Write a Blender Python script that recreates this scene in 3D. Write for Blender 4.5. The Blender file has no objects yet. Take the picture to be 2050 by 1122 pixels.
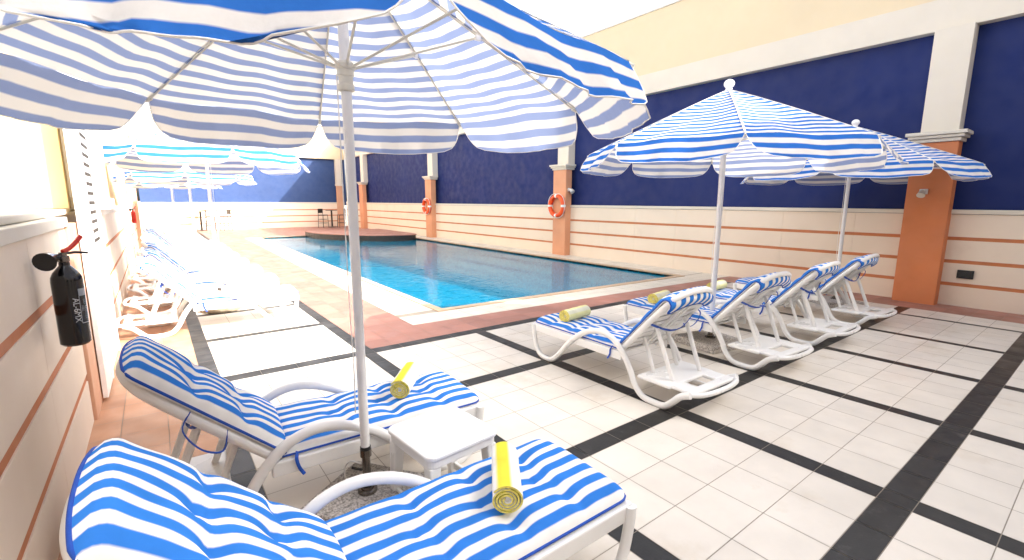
import bpy, math, random
from mathutils import Vector, Matrix, noise
random.seed(7)
PI = math.pi
SC = bpy.context.scene
COL = SC.collection

# ------------------------------------------------------------------ camera, world, sun, exposure
cam_d = bpy.data.cameras.new("camera"); cam = bpy.data.objects.new("camera", cam_d); COL.objects.link(cam)
YAW, PITCH, ROLL, FPX = 0.648452628, 0.167175816, 0.002616274, 937.46
fw = Vector((math.sin(YAW)*math.cos(PITCH), math.cos(YAW)*math.cos(PITCH), -math.sin(PITCH)))
rt = Vector((math.cos(YAW), -math.sin(YAW), 0)); up = rt.cross(fw)
r2 = rt*math.cos(ROLL)+up*math.sin(ROLL); u2 = -rt*math.sin(ROLL)+up*math.cos(ROLL)
cam.matrix_world = Matrix(((r2.x, u2.x, -fw.x, 0), (r2.y, u2.y, -fw.y, 0), (r2.z, u2.z, -fw.z, 1.6), (0, 0, 0, 1)))
cam_d.sensor_width = 36; cam_d.lens = FPX/2050*36; cam_d.clip_end = 3000; cam_d.clip_start = 0.02
SC.camera = cam
SUN = Vector((0.855, -1.12, 1.0)).normalized()
EL = math.asin(SUN.z); AZ = math.atan2(SUN.x, SUN.y)
w = bpy.data.worlds.new("World"); SC.world = w; w.use_nodes = True
wn = w.node_tree.nodes; wl = w.node_tree.links
sky = wn.new('ShaderNodeTexSky'); sky.sky_type = 'NISHITA'; sky.sun_disc = False
sky.sun_elevation = EL; sky.sun_rotation = AZ; sky.air_density = 0.8; sky.dust_density = 6.0; sky.ozone_density = 0.6
hs = wn.new('ShaderNodeHueSaturation'); hs.inputs['Saturation'].default_value = .35; wl.new(sky.outputs[0], hs.inputs['Color']); wl.new(hs.outputs[0], wn['Background'].inputs[0]); wn['Background'].inputs[1].default_value = 0.15
sd = bpy.data.lights.new("sun", 'SUN'); sd.energy = 2.25; sd.angle = math.radians(0.5); sd.color = (1, 0.95, 0.87)
so = bpy.data.objects.new("sun", sd); COL.objects.link(so); so.rotation_euler = SUN.to_track_quat('Z', 'Y').to_euler()
SC.view_settings.view_transform = 'Standard'; SC.view_settings.look = 'None'
SC.view_settings.gamma = 1; SC.view_settings.exposure = 2.25
SC.render.engine = 'CYCLES'
try:
    SC.cycles.use_denoising = True; SC.cycles.max_bounces = 8; SC.cycles.transparent_max_bounces = 8
    SC.cycles.diffuse_bounces = 5; SC.cycles.caustics_reflective = False; SC.cycles.caustics_refractive = False
except Exception: pass

# ------------------------------------------------------------------ mesh helpers
class MB:
    def __init__(s): s.v = []; s.f = []; s.uv = {}
    def quad(s, a, b, c, d, uv=None):
        i = len(s.v); s.v += [a, b, c, d]; s.f.append((i, i+1, i+2, i+3))
        if uv: s.uv[len(s.f)-1] = uv
        return s
    def box(s, x0, x1, y0, y1, z0, z1, M=None):
        i = len(s.v)
        p = [(x0,y0,z0),(x1,y0,z0),(x1,y1,z0),(x0,y1,z0),(x0,y0,z1),(x1,y0,z1),(x1,y1,z1),(x0,y1,z1)]
        if M is not None: p = [tuple(M @ Vector(q)) for q in p]
        s.v += p
        for f in ((0,3,2,1),(4,5,6,7),(0,1,5,4),(1,2,6,5),(2,3,7,6),(3,0,4,7)): s.f.append(tuple(i+k for k in f))
        return s
    def prism(s, pts, z0, z1):
        i = len(s.v); n = len(pts)
        s.v += [(p[0],p[1],z0) for p in pts]+[(p[0],p[1],z1) for p in pts]
        s.f.append(tuple(i+n-1-k for k in range(n))); s.f.append(tuple(i+n+k for k in range(n)))
        for k in range(n): s.f.append((i+k, i+(k+1)%n, i+n+(k+1)%n, i+n+k))
        return s
    def tube(s, pts, r, n=8, closed=False, r2=None, up=None):
        """r across, r2 along 'up' (flat tubes); r may be a list"""
        P = [Vector(p) for p in pts]; m = len(P); i0 = len(s.v); prev = None
        for k in range(m):
            if closed: t = P[(k+1)%m]-P[(k-1)%m]
            else: t = P[min(k+1,m-1)]-P[max(k-1,0)]
            t.normalize()
            if up is not None: u = Vector(up) - t*Vector(up).dot(t)
            elif prev is None:
                u = Vector((0,0,1)) if abs(t.z) < .9 else Vector((1,0,0)); u = u - t*u.dot(t)
            else: u = prev - t*prev.dot(t)
            if u.length < 1e-6: u = Vector((0,1,0)).cross(t)
            u.normalize(); prev = u; b = t.cross(u)
            ra = r[k] if isinstance(r, (list, tuple)) else r
            rb = ra if r2 is None else r2
            for j in range(n):
                a = 2*PI*(j+.5)/n; s.v.append(tuple(P[k]+b*ra*math.cos(a)+u*rb*math.sin(a)))
        for k in range(m if closed else m-1):
            for j in range(n):
                a = i0+k*n+j; b = i0+k*n+(j+1)%n; c = i0+((k+1)%m)*n+(j+1)%n; d = i0+((k+1)%m)*n+j
                s.f.append((a,b,c,d))
        if not closed:
            s.f.append(tuple(i0+n-1-j for j in range(n))); s.f.append(tuple(i0+(m-1)*n+j for j in range(n)))
        return s
    def lathe(s, prof, n=24, c=(0,0,0), M=None):
        i0 = len(s.v); m = len(prof)
        for (r, z) in prof:
            for j in range(n):
                a = 2*PI*j/n; q = Vector((c[0]+r*math.cos(a), c[1]+r*math.sin(a), c[2]+z))
                if M is not None: q = M @ q
                s.v.append(tuple(q))
        for k in range(m-1):
            for j in range(n): s.f.append((i0+k*n+j, i0+k*n+(j+1)%n, i0+(k+1)*n+(j+1)%n, i0+(k+1)*n+j))
        s.f.append(tuple(i0+n-1-j for j in range(n))); s.f.append(tuple(i0+(m-1)*n+j for j in range(n)))
        return s
    def grid(s, rows, uvs=None, close=False):
        """rows: list of lists of points"""
        i0 = len(s.v); n = len(rows[0])
        for r in rows: s.v += [tuple(p) for p in r]
        for k in range(len(rows)-1):
            for j in range(n-1):
                s.f.append((i0+k*n+j, i0+k*n+j+1, i0+(k+1)*n+j+1, i0+(k+1)*n+j))
                if uvs: s.uv[len(s.f)-1] = (uvs[k][j], uvs[k][j+1], uvs[k+1][j+1], uvs[k+1][j])
        return s
    def build(s, name, mat, parent=None, smooth=False, bevel=0, seg=2, sub=0):
        me = bpy.data.meshes.new(name); me.from_pydata(s.v, [], s.f); me.update()
        if s.uv:
            L = me.uv_layers.new(name='UVMap')
            for fi, p in enumerate(me.polygons):
                if fi in s.uv:
                    for li, uv in zip(p.loop_indices, s.uv[fi]): L.data[li].uv = uv
        if smooth:
            me.polygons.foreach_set('use_smooth', [True]*len(me.polygons))
            if smooth == 'auto':
                try: me.set_sharp_from_angle(angle=math.radians(38))
                except Exception: pass
        me.materials.append(mat)
        o = bpy.data.objects.new(name, me); COL.objects.link(o)
        if parent: o.parent = parent
        if bevel:
            b = o.modifiers.new('bevel', 'BEVEL'); b.width = bevel; b.segments = seg; b.limit_method = 'ANGLE'; b.angle_limit = math.radians(35)
        if sub:
            b = o.modifiers.new('sub', 'SUBSURF'); b.levels = sub; b.render_levels = sub
        return o

def tag(o, label=None, cat=None, group=None, kind=None):
    if label: o['label'] = label
    if cat: o['category'] = cat
    if group: o['group'] = group
    if kind: o['kind'] = kind
    return o
def empty(name, loc=(0,0,0), rz=0, sc=1):
    o = bpy.data.objects.new(name, None); COL.objects.link(o); o.location = loc; o.rotation_euler = (0,0,rz); o.scale = (sc,)*3
    o.empty_display_size = .1
    return o
def copy_tree(o, parent=None):
    c = o.copy(); COL.objects.link(c); c.parent = parent
    for ch in list(o.children): copy_tree(ch, c)
    return c
def catmull(pts, n=8):
    P = [Vector(p) for p in pts]; out = []
    for i in range(len(P)-1):
        a = P[max(i-1,0)]; b = P[i]; c = P[i+1]; d = P[min(i+2,len(P)-1)]
        for k in range(n):
            t = k/n; out.append(.5*((2*b)+(c-a)*t+(2*a-5*b+4*c-d)*t*t+(3*b-a-3*c+d)*t**3))
    out.append(P[-1]); return out

# ------------------------------------------------------------------ materials
def mat_rough(N, L, tc, b, rough):
    n = N.new('ShaderNodeTexNoise'); n.inputs['Scale'].default_value = 4; n.inputs['Detail'].default_value = 7; L.new(tc.outputs['Object'], n.inputs['Vector'])
    m = N.new('ShaderNodeMapRange'); m.inputs[1].default_value = .3; m.inputs[2].default_value = .7; m.inputs[3].default_value = rough*.75; m.inputs[4].default_value = min(1, rough*1.3); L.new(n.outputs['Fac'], m.inputs[0]); L.new(m.outputs[0], b.inputs['Roughness'])

def mat(name, col, rough=.6, metal=0, var=.06, vscale=6, bump=0, bscale=80, spec=.5, island=0, stain=None, coat=0, detail=6):
    m = bpy.data.materials.new(name); m.use_nodes = True; nt = m.node_tree; N = nt.nodes; L = nt.links
    b = N['Principled BSDF']; b.inputs['Roughness'].default_value = rough; b.inputs['Metallic'].default_value = metal
    b.inputs['Specular IOR Level'].default_value = spec
    if coat: b.inputs['Coat Weight'].default_value = coat; b.inputs['Coat Roughness'].default_value = .15
    tc = N.new('ShaderNodeTexCoord')
    mat_rough(N, L, tc, b, rough)
    nz = N.new('ShaderNodeTexNoise'); nz.inputs['Scale'].default_value = vscale; nz.inputs['Detail'].default_value = detail
    L.new(tc.outputs['Object'], nz.inputs['Vector'])
    mr = N.new('ShaderNodeMapRange'); mr.inputs[1].default_value = .3; mr.inputs[2].default_value = .7
    mr.inputs[3].default_value = 1-var; mr.inputs[4].default_value = 1+var; L.new(nz.outputs['Fac'], mr.inputs[0])
    fac = mr.outputs[0]
    if island:
        g = N.new('ShaderNodeNewGeometry'); mi = N.new('ShaderNodeMapRange'); mi.inputs[3].default_value = 1-island; mi.inputs[4].default_value = 1+island
        L.new(g.outputs['Random Per Island'], mi.inputs[0]); mm = N.new('ShaderNodeMath'); mm.operation = 'MULTIPLY'
        L.new(fac, mm.inputs[0]); L.new(mi.outputs[0], mm.inputs[1]); fac = mm.outputs[0]
    vm = N.new('ShaderNodeVectorMath'); vm.operation = 'SCALE'; vm.inputs[0].default_value = col[:3]; L.new(fac, vm.inputs['Scale'])
    out = vm.outputs[0]
    if stain:
        n2 = N.new('ShaderNodeTexNoise'); n2.inputs['Scale'].default_value = stain[1]; n2.inputs['Detail'].default_value = 8; n2.inputs['Roughness'].default_value = .65
        L.new(tc.outputs['Object'], n2.inputs['Vector'])
        cr = N.new('ShaderNodeMapRange'); cr.inputs[1].default_value = stain[2]; cr.inputs[2].default_value = stain[3]; cr.clamp = True
        L.new(n2.outputs['Fac'], cr.inputs[0])
        mx = N.new('ShaderNodeMix'); mx.data_type = 'RGBA'; L.new(cr.outputs[0], mx.inputs[0]); L.new(out, mx.inputs[6]); mx.inputs[7].default_value = (*stain[0], 1)
        out = mx.outputs[2]
    L.new(out, b.inputs['Base Color'])
    if bump:
        nb = N.new('ShaderNodeTexNoise'); nb.inputs['Scale'].default_value = bscale; nb.inputs['Detail'].default_value = 4
        L.new(tc.outputs['Object'], nb.inputs['Vector'])
        bp = N.new('ShaderNodeBump'); bp.inputs['Strength'].default_value = bump; bp.inputs['Distance'].default_value = .004
        L.new(nb.outputs['Fac'], bp.inputs['Height']); L.new(bp.outputs[0], b.inputs['Normal'])
    return m

def stripe_mat(name, blue, white, pitch, frac, trans=0.0, under=None, phase=0.0, axis=1, weave=900, wob=.0):
    """cloth with woven stripes along the UV map; trans = share of light let through"""
    m = bpy.data.materials.new(name); m.use_nodes = True; nt = m.node_tree; N = nt.nodes; L = nt.links
    for n in list(N): N.remove(n)
    out = N.new('ShaderNodeOutputMaterial'); uv = N.new('ShaderNodeUVMap'); sp = N.new('ShaderNodeSeparateXYZ'); L.new(uv.outputs[0], sp.inputs[0])
    def math_(op, a, b=None):
        n = N.new('ShaderNodeMath'); n.operation = op
        for i, x in enumerate((a, b)):
            if x is None: continue
            if isinstance(x, (int, float)): n.inputs[i].default_value = x
            else: L.new(x, n.inputs[i])
        return n.outputs[0]
    d = sp.outputs[axis]
    if wob:
        nw = N.new('ShaderNodeTexNoise'); nw.inputs['Scale'].default_value = 5; L.new(uv.outputs[0], nw.inputs['Vector'])
        d = math_('ADD', d, math_('MULTIPLY', math_('SUBTRACT', nw.outputs['Fac'], .5), wob))
    f = math_('FRACT', math_('ADD', math_('DIVIDE', d, pitch), phase))
    # soft-edged step
    e = .035
    a = N.new('ShaderNodeMapRange'); a.inputs[1].default_value = frac-e; a.inputs[2].default_value = frac+e; L.new(f, a.inputs[0])
    b = N.new('ShaderNodeMapRange'); b.inputs[1].default_value = 1-2*e; b.inputs[2].default_value = 1; L.new(f, b.inputs[0])
    fac = math_('SUBTRACT', a.outputs[0], b.outputs[0])
    nz = N.new('ShaderNodeTexNoise'); nz.inputs['Scale'].default_value = 7; nz.inputs['Detail'].default_value = 6; L.new(uv.outputs[0], nz.inputs['Vector'])
    mr = N.new('ShaderNodeMapRange'); mr.inputs[1].default_value = .3; mr.inputs[2].default_value = .7; mr.inputs[3].default_value = .9; mr.inputs[4].default_value = 1.08; L.new(nz.outputs['Fac'], mr.inputs[0])
    mx = N.new('ShaderNodeMix'); mx.data_type = 'RGBA'; L.new(fac, mx.inputs[0]); mx.inputs[6].default_value = (*blue,1); mx.inputs[7].default_value = (*white,1)
    vm = N.new('ShaderNodeVectorMath'); vm.operation = 'SCALE'; L.new(mx.outputs[2], vm.inputs[0]); L.new(mr.outputs[0], vm.inputs['Scale'])
    nb = N.new('ShaderNodeTexNoise'); nb.inputs['Scale'].default_value = 22; nb.inputs['Detail'].default_value = 5; L.new(uv.outputs[0], nb.inputs['Vector'])
    bp = N.new('ShaderNodeBump'); bp.inputs['Strength'].default_value = .5; bp.inputs['Distance'].default_value = .006; L.new(nb.outputs['Fac'], bp.inputs['Height'])
    col_out = vm.outputs[0]
    if under:
        # the stripes are printed on the upper face; the underside of the cloth is paler
        gm = N.new('ShaderNodeNewGeometry'); mu = N.new('ShaderNodeMix'); mu.data_type = 'RGBA'; L.new(fac, mu.inputs[0]); mu.inputs[6].default_value = (*under,1); mu.inputs[7].default_value = (.78,.75,.70,1)
        mf = N.new('ShaderNodeMix'); mf.data_type = 'RGBA'; L.new(gm.outputs['Backfacing'], mf.inputs[0]); L.new(vm.outputs[0], mf.inputs[7]); L.new(mu.outputs[2], mf.inputs[6]); col_out = mf.outputs[2]
    df = N.new('ShaderNodeBsdfDiffuse'); df.inputs['Roughness'].default_value = .6; L.new(col_out, df.inputs[0]); L.new(bp.outputs[0], df.inputs['Normal'])
    if trans:
        tr = N.new('ShaderNodeBsdfTranslucent'); L.new(col_out, tr.inputs[0]); L.new(bp.outputs[0], tr.inputs['Normal'])
        ms = N.new('ShaderNodeMixShader'); ms.inputs[0].default_value = trans; L.new(df.outputs[0], ms.inputs[1]); L.new(tr.outputs[0], ms.inputs[2]); L.new(ms.outputs[0], out.inputs[0])
    else: L.new(df.outputs[0], out.inputs[0])
    return m

BLUE = (.035, .20, .70)
M = {}
M['cream_tile'] = mat('cream_tile', (.70,.645,.57), .38, var=.05, vscale=3.5, island=.035, bump=.15, bscale=30, stain=((.56,.47,.35), 1.3, .56, .85))
M['dark_tile'] = mat('dark_tile', (.0125,.0115,.011), .42, var=.35, vscale=9, island=.22, bump=.2, stain=((.10,.095,.09), 7, .58, .85))
M['red_tile'] = mat('red_tile', (.37,.17,.128), .5, var=.12, vscale=2, island=.13, bump=.2)
M['tan_tile'] = mat('tan_tile', (.47,.25,.145), .5, var=.15, vscale=3, island=.14, bump=.2)
M['coping'] = mat('coping_tile', (.66,.61,.52), .45, var=.06, island=.06)
M['coping_edge'] = mat('coping_edge_tile', (.50,.36,.24), .45, var=.08, island=.08)
M['grout'] = mat('grout', (.36,.31,.25), .9, var=.12)
M['ground'] = mat('ground', (.35,.30,.24), .95, var=.15, vscale=.6)
M['cream_wall'] = mat('cream_wall', (.76,.655,.535), .7, var=.035, vscale=1.2, bump=.25, bscale=25, stain=((.62,.53,.42), .9, .58, .9))
M['groove'] = mat('orange_groove', (.52,.185,.075), .75, var=.08)
M['trim'] = mat('cream_trim', (.66,.615,.53), .7, var=.03, vscale=1.5, bump=.2, bscale=30)
M['yellow_wall'] = mat('yellow_wall', (.68,.575,.40), .8, var=.03, vscale=.8, bump=.3, bscale=60)
M['amber_wall'] = mat('amber_wall', (.76,.58,.30), .8, var=.05, vscale=1)
M['white_wall'] = mat('white_wall', (.78,.77,.74), .8, var=.03, vscale=1)
M['navy'] = mat('navy_wall', (.0115,.023,.115), .6, spec=.2, var=.10, vscale=.7, bump=.12, bscale=60, stain=((.018,.028,.11), .55, .5, .8))
M['sunlit_navy'] = mat('sunlit_navy_wall', (.016,.045,.145), .6, var=.1, vscale=.9, bump=.3, bscale=140)  # brighter copy of the navy paint, sunlight put into its colour
M['flared_terracotta'] = mat('flared_terracotta_paint', (.64,.30,.165), .6, var=.07, vscale=2.2, bump=.3, bscale=50, stain=((.70,.42,.28), 1.2, .55, .9))  # paler copy of the terracotta, with lens flare put into the colour
M['terracotta'] = mat('terracotta_paint', (.60,.20,.075), .6, var=.07, vscale=2.2, bump=.3, bscale=50, stain=((.68,.30,.15), 1.6, .6, .9))
M['pale_terracotta'] = mat('pale_terracotta_paint', (.60,.34,.22), .7, var=.06, vscale=2)
M['mosaic'] = mat('pool_mosaic', (.08,.70,.86), .3, var=.25, vscale=14, island=.1)
M['plastic'] = mat('white_plastic', (.80,.80,.79), .32, var=.02, vscale=5, coat=.2)
M['white_metal'] = mat('white_metal', (.78,.78,.77), .3, var=.03)
M['rib'] = mat('beige_rib', (.62,.60,.52), .4, var=.05)
M['cushion'] = stripe_mat('cushion_cloth', (.045,.225,.68), (.84,.83,.80), .0855, .5, 0, phase=.1, axis=1, wob=.012)
M['blue_cloth'] = mat('blue_cloth', (.012,.075,.42), .8, var=.12, vscale=30, bump=.3, bscale=300)
M['white_cloth'] = mat('white_cloth', (.80,.79,.76), .9, var=.04, vscale=20, bump=.3, bscale=300)
M['canopy'] = stripe_mat('canopy_cloth', (.04,.18,.60), (.80,.79,.77), .088, .46, .30, under=(.25,.31,.50), phase=.0, axis=1, wob=.01)
M['towel'] = stripe_mat('towel_cloth', (.80,.72,.08), (.84,.83,.79), .19, .25, 0, phase=.71, axis=0)
M['yellow_towel'] = stripe_mat('yellow_towel_cloth', (.93,.90,.46), (.90,.89,.70), .13, .6, 0, axis=0)
M['granite'] = mat('granite', (.42,.39,.36), .8, var=.55, vscale=90, bump=.4, bscale=90, detail=2)
M['concrete'] = mat('tan_concrete', (.36,.29,.20), .9, var=.2, vscale=20, bump=.4)
M['chrome'] = mat('dark_chrome', (.22,.20,.18), .22, metal=1, var=.2, vscale=20)
M['black'] = mat('black_plastic', (.012,.012,.013), .35, var=.1)
M['black_paint'] = mat('black_gloss_paint', (.008,.008,.009), .18, var=.1, coat=.3)
M['red_paint'] = mat('red_gloss_paint', (.62,.035,.02), .25, var=.06)
M['orange_plastic'] = mat('orange_plastic', (.85,.10,.015), .45, var=.08)
M['label_grey'] = mat('label_grey', (.30,.33,.36), .5, var=.03)
M['label_white'] = mat('label_white', (.62,.64,.66), .5, var=.03)
M['lamp_glass'] = mat('lamp_glass', (.6,.6,.58), .2)
M['wood'] = mat('brown_wood', (.42,.25,.12), .5, var=.15, vscale=8)
# water: clear tinted surface with fresnel reflections, its bed seen through it
wm = bpy.data.materials.new('pool_water'); wm.use_nodes = True; N = wm.node_tree.nodes; L = wm.node_tree.links
for n in list(N): N.remove(n)
o_ = N.new('ShaderNodeOutputMaterial'); tr = N.new('ShaderNodeBsdfTransparent'); tr.inputs[0].default_value = (.50,.92,.98,1)
gl = N.new('ShaderNodeBsdfGlossy'); gl.inputs['Roughness'].default_value = .03; fr = N.new('ShaderNodeFresnel'); fr.inputs[0].default_value = 1.33
tc = N.new('ShaderNodeTexCoord'); n1 = N.new('ShaderNodeTexNoise'); n1.inputs['Scale'].default_value = 5.5; n1.inputs['Detail'].default_value = 5; n1.inputs['Distortion'].default_value = .8
L.new(tc.outputs['Object'], n1.inputs['Vector'])
bp = N.new('ShaderNodeBump'); bp.inputs['Strength'].default_value = .5; bp.inputs['Distance'].default_value = .05; L.new(n1.outputs['Fac'], bp.inputs['Height'])
n2 = N.new('ShaderNodeTexNoise'); n2.inputs['Scale'].default_value = .35; L.new(tc.outputs['Object'], n2.inputs['Vector'])
mr = N.new('ShaderNodeMapRange'); mr.inputs[1].default_value = .35; mr.inputs[2].default_value = .65; mr.inputs[3].default_value = .025; mr.inputs[4].default_value = .2; L.new(n2.outputs['Fac'], mr.inputs[0]); L.new(mr.outputs[0], bp.inputs['Strength'])
L.new(bp.outputs[0], gl.inputs['Normal']); L.new(bp.outputs[0], fr.inputs['Normal'])
dw = N.new('ShaderNodeBsdfDiffuse'); dw.inputs[0].default_value = (.006,.27,.46,1); L.new(bp.outputs[0], dw.inputs['Normal'])
mw = N.new('ShaderNodeMixShader'); mw.inputs[0].default_value = .55; L.new(tr.outputs[0], mw.inputs[1]); L.new(dw.outputs[0], mw.inputs[2])
ms = N.new('ShaderNodeMixShader'); L.new(fr.outputs[0], ms.inputs[0]); L.new(mw.outputs[0], ms.inputs[1]); L.new(gl.outputs[0], ms.inputs[2]); L.new(ms.outputs[0], o_.inputs[0])
M['water'] = wm

# ------------------------------------------------------------------ ground and floor
g = MB()
# one sheet with a hole for the pool basin
PX0, PX1, PY0, PY1 = 3.2, 9.1, 5.8, 22.9
S = 900
for (a,b,c,d) in ((-S,PX0,-S,S),(PX1,S,-S,S),(PX0,PX1,-S,PY0),(PX0,PX1,PY1,S)): g.quad((a,c,-.02),(b,c,-.02),(b,d,-.02),(a,d,-.02))
tag(g.build('ground', M['ground']), 'flat pale ground under and around the hotel pool court', 'ground', kind='structure')
g = MB()
for (a,b,c,d) in ((-.6,PX0,-3,30.6),(PX1,9.95,-3,30.6),(PX0,PX1,-3,PY0),(PX0,PX1,PY1,30.6)): g.quad((a,c,-.004),(b,c,-.004),(b,d,-.004),(a,d,-.004))
tag(g.build('grout', M['grout']), 'thin beige grout lines between the floor tiles', 'floor', kind='structure')

G = .0022
def tiles(mb, x0, x1, y0, y1, nx, ny, jit=0):
    dx = (x1-x0)/nx; dy = (y1-y0)/ny
    for i in range(nx):
        for j in range(ny):
            a = x0+i*dx+G; b = x0+(i+1)*dx-G; c = y0+j*dy+G; d = y0+(j+1)*dy-G
            mb.quad((a,c,0),(b,c,0),(b,d,0),(a,d,0))
XB = [(-1.19,-1.05),(.2,.34),(1.61,1.745),(3.01,3.15),(4.39,4.51),(5.76,5.875),(7.1,7.2),(8.45,8.53)]
YB = [(-2.3,-2.15),(-.9,-.75),(.5,.655),(1.895,2.045),(3.32,3.465),(4.70,4.86)]
cream = MB(); dark = MB(); red = MB(); tan = MB(); cop = MB(); cope = MB()
XR = 9.1
xcells = [(.34,1.61),(1.745,3.01),(3.15,4.39),(4.51,5.76),(5.875,7.1),(7.2,8.45),(8.53,XR)]
for j in range(len(YB)-1):
    y0 = YB[j][1]; y1 = YB[j+1][0]
    for (a,b) in xcells: tiles(cream, a, b, y0, y1, 4 if b-a > 1 else 2, 4)
    for (a,b) in XB[1:]: tiles(dark, a, b, y0, y1, 1, 4)
for (a,b) in YB:
    for (c,d) in xcells: tiles(dark, c, d, a, b, 4 if d-c > 1 else 2, 1)
    for (c,d) in XB[1:]: tiles(dark, c, d, a, b, 1, 1)
# strip between left wall and first dark band
tiles(tan, -.6, .2, -3, 30.5, 3, 110)
# lounger terrace continuing up the left side
y = 4.86
while y < 29:
    y1 = y+1.34; tiles(cream, .34, 1.61, y, y1, 4, 4); tiles(dark, .34, 1.61, y1, y1+.13, 4, 1)
    tiles(dark, .2, .34, y, y1+.13, 1, 5); tiles(dark, 1.61, 1.745, y, y1+.13, 1, 5); y = y1+.13
YE = y
tiles(cream, .2, 1.745, YE, 30.5, 5, 3)
# coping corners: outer and inner frame (the pool is very slightly out of square)
def PO(t): return 2.55+.45*t     # outer x of left coping at fraction t of length
def PI_(t): return 3.3+.3*t
ny = 52
for j in range(ny):
    ya = 5.45+(22.9-5.45)*j/ny; yb = 5.45+(22.9-5.45)*(j+1)/ny; ta = j/ny; tb = (j+1)/ny
    # red surround
    for k in range(3):
        a0 = 1.745+(PO(ta)-1.745)*k/3; a1 = 1.745+(PO(ta)-1.745)*(k+1)/3; b0 = 1.745+(PO(tb)-1.745)*k/3; b1 = 1.745+(PO(tb)-1.745)*(k+1)/3
        red.quad((a0+G,ya+G,0),(a1-G,ya+G,0),(b1-G,yb-G,0),(b0+G,yb-G,0))
    if ya >= 5.9:
        pa, pb = PO(ta), PO(tb); qa, qb = PI_(ta)-.13, PI_(tb)-.13
        ma, m_b = (pa+qa)/2, (pb+qb)/2
        cop.quad((pa+G,ya+G,0),(ma-G,ya+G,0),(m_b-G,yb-G,0),(pb+G,yb-G,0))
        cop.quad((ma+G,ya+G,0),(qa-G,ya+G,0),(qb-G,yb-G,0),(m_b+G,yb-G,0))
nx = 24
for i in range(nx):
    xa = 2.55+(9.85-2.55)*i/nx; xb = 2.55+(9.85-2.55)*(i+1)/nx; ta = i/nx; tb = (i+1)/nx
    oa, ob = 5.5-.35*ta, 5.5-.35*tb; ia, ib = 5.98-.22*ta, 5.98-.22*tb
    ma, mb_ = (oa+ia)/2, (ob+ib)/2
    cop.quad((xa+G,oa+G,0),(xb-G,ob+G,0),(xb-G,mb_-G,0),(xa+G,ma-G,0))
    cop.quad((xa+G,ma+G,0),(xb-G,mb_+G,0),(xb-G,ib-G,0),(xa+G,ia-G,0))
    for k in range(2):
        c0 = 4.86+(oa-4.86)*k/2; c1 = 4.86+(oa-4.86)*(k+1)/2; d0 = 4.86+(ob-4.86)*k/2; d1 = 4.86+(ob-4.86)*(k+1)/2
        red.quad((xa+G,c0+G,0),(xb-G,d0+G,0),(xb-G,d1-G,0),(xa+G,c1-G,0))
tiles(red, 1.745, 2.55, 4.86, 5.45, 3, 2)
tiles(red, XR, 9.85, -3, 4.86, 2, 26)
tiles(cop, 9.1, 9.85, 5.8, 22.9, 2, 50)
tiles(red, 1.745, 9.85, 22.95, 30.5, 26, 24)
# raised tan lip round the water, 2 cm proud
def lip(pts, wd=.13):
    for (x0,y0,x1,y1,nx_,ny_) in pts:
        n = 50 if abs(y1-y0) > abs(x1-x0) else 20
        for k in range(n):
            a = k/n; b = (k+1)/n
            xa, ya = x0+(x1-x0)*a, y0+(y1-y0)*a; xb, yb = x0+(x1-x0)*b, y0+(y1-y0)*b
            e = .0015
            dx, dy = (xb-xa)*.01, (yb-ya)*.01
            i = len(cope.v)
            P4 = [(xa+dx,ya+dy),(xb-dx,yb-dy),(xb-dx+nx_*wd,yb-dy+ny_*wd),(xa+dx+nx_*wd,ya+dy+ny_*wd)]
            ar = sum(P4[q][0]*P4[(q+1)%4][1]-P4[(q+1)%4][0]*P4[q][1] for q in range(4))
            if ar < 0: P4 = P4[::-1]
            cope.prism(P4, -.06, .012)
lip([(3.3,6.1,3.6,22.9,-1,0),(3.17,6.1,9.05,5.86,0,-1),(8.95,5.86,8.95,22.9,1,0),(3.6,22.9,9.0,22.9,0,1)])
for mb_, nm, m_, lb in ((cream,'floor','cream_tile','square cream floor tiles of the terrace'),(dark,'floor_bands','dark_tile','near-black tile bands crossing the cream terrace floor'),
        (red,'pool_surround','red_tile','red-brown tiled walkway around the pool'),(tan,'wall_strip','tan_tile','orange-tan tiled strip at the foot of the left wall'),
        (cop,'pool_coping','coping','cream coping tiles around the pool'),(cope,'pool_lip','coping_edge','narrow tan raised lip at the water edge')):
    tag(mb_.build(nm, M[m_]), lb, 'floor', kind='structure')

# pool basin and water
b = MB()
X0,X1,Y0,Y1,D = 3.2,9.05,5.9,22.95,-1.1
nn = 40
b.quad((X0,Y0,D),(X1,Y0,D),(X1,Y1,D),(X0,Y1,D))
b.quad((3.3,Y0,-.01),(3.3,Y0,D),(3.6,Y1,D),(3.6,Y1,-.01)); b.quad((8.95,Y1,-.01),(8.95,Y1,D),(8.95,Y0,D),(8.95,Y0,-.01))
b.quad((X0,6.1,-.01),(X1,5.86,-.01),(X1,5.86,D),(X0,6.1,D)); b.quad((X0,22.9,D),(X1,22.9,D),(X1,22.9,-.01),(X0,22.9,-.01))
tag(b.build('pool_basin', M['mosaic']), 'turquoise tiled basin under the pool water', 'pool', kind='structure')
wt = MB(); wt.quad((3.25,5.88,-.045),(9.0,5.88,-.045),(9.0,22.93,-.045),(3.25,22.93,-.045))
tag(wt.build('water', M['water']), 'rippled turquoise pool water', 'water', kind='structure')
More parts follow.
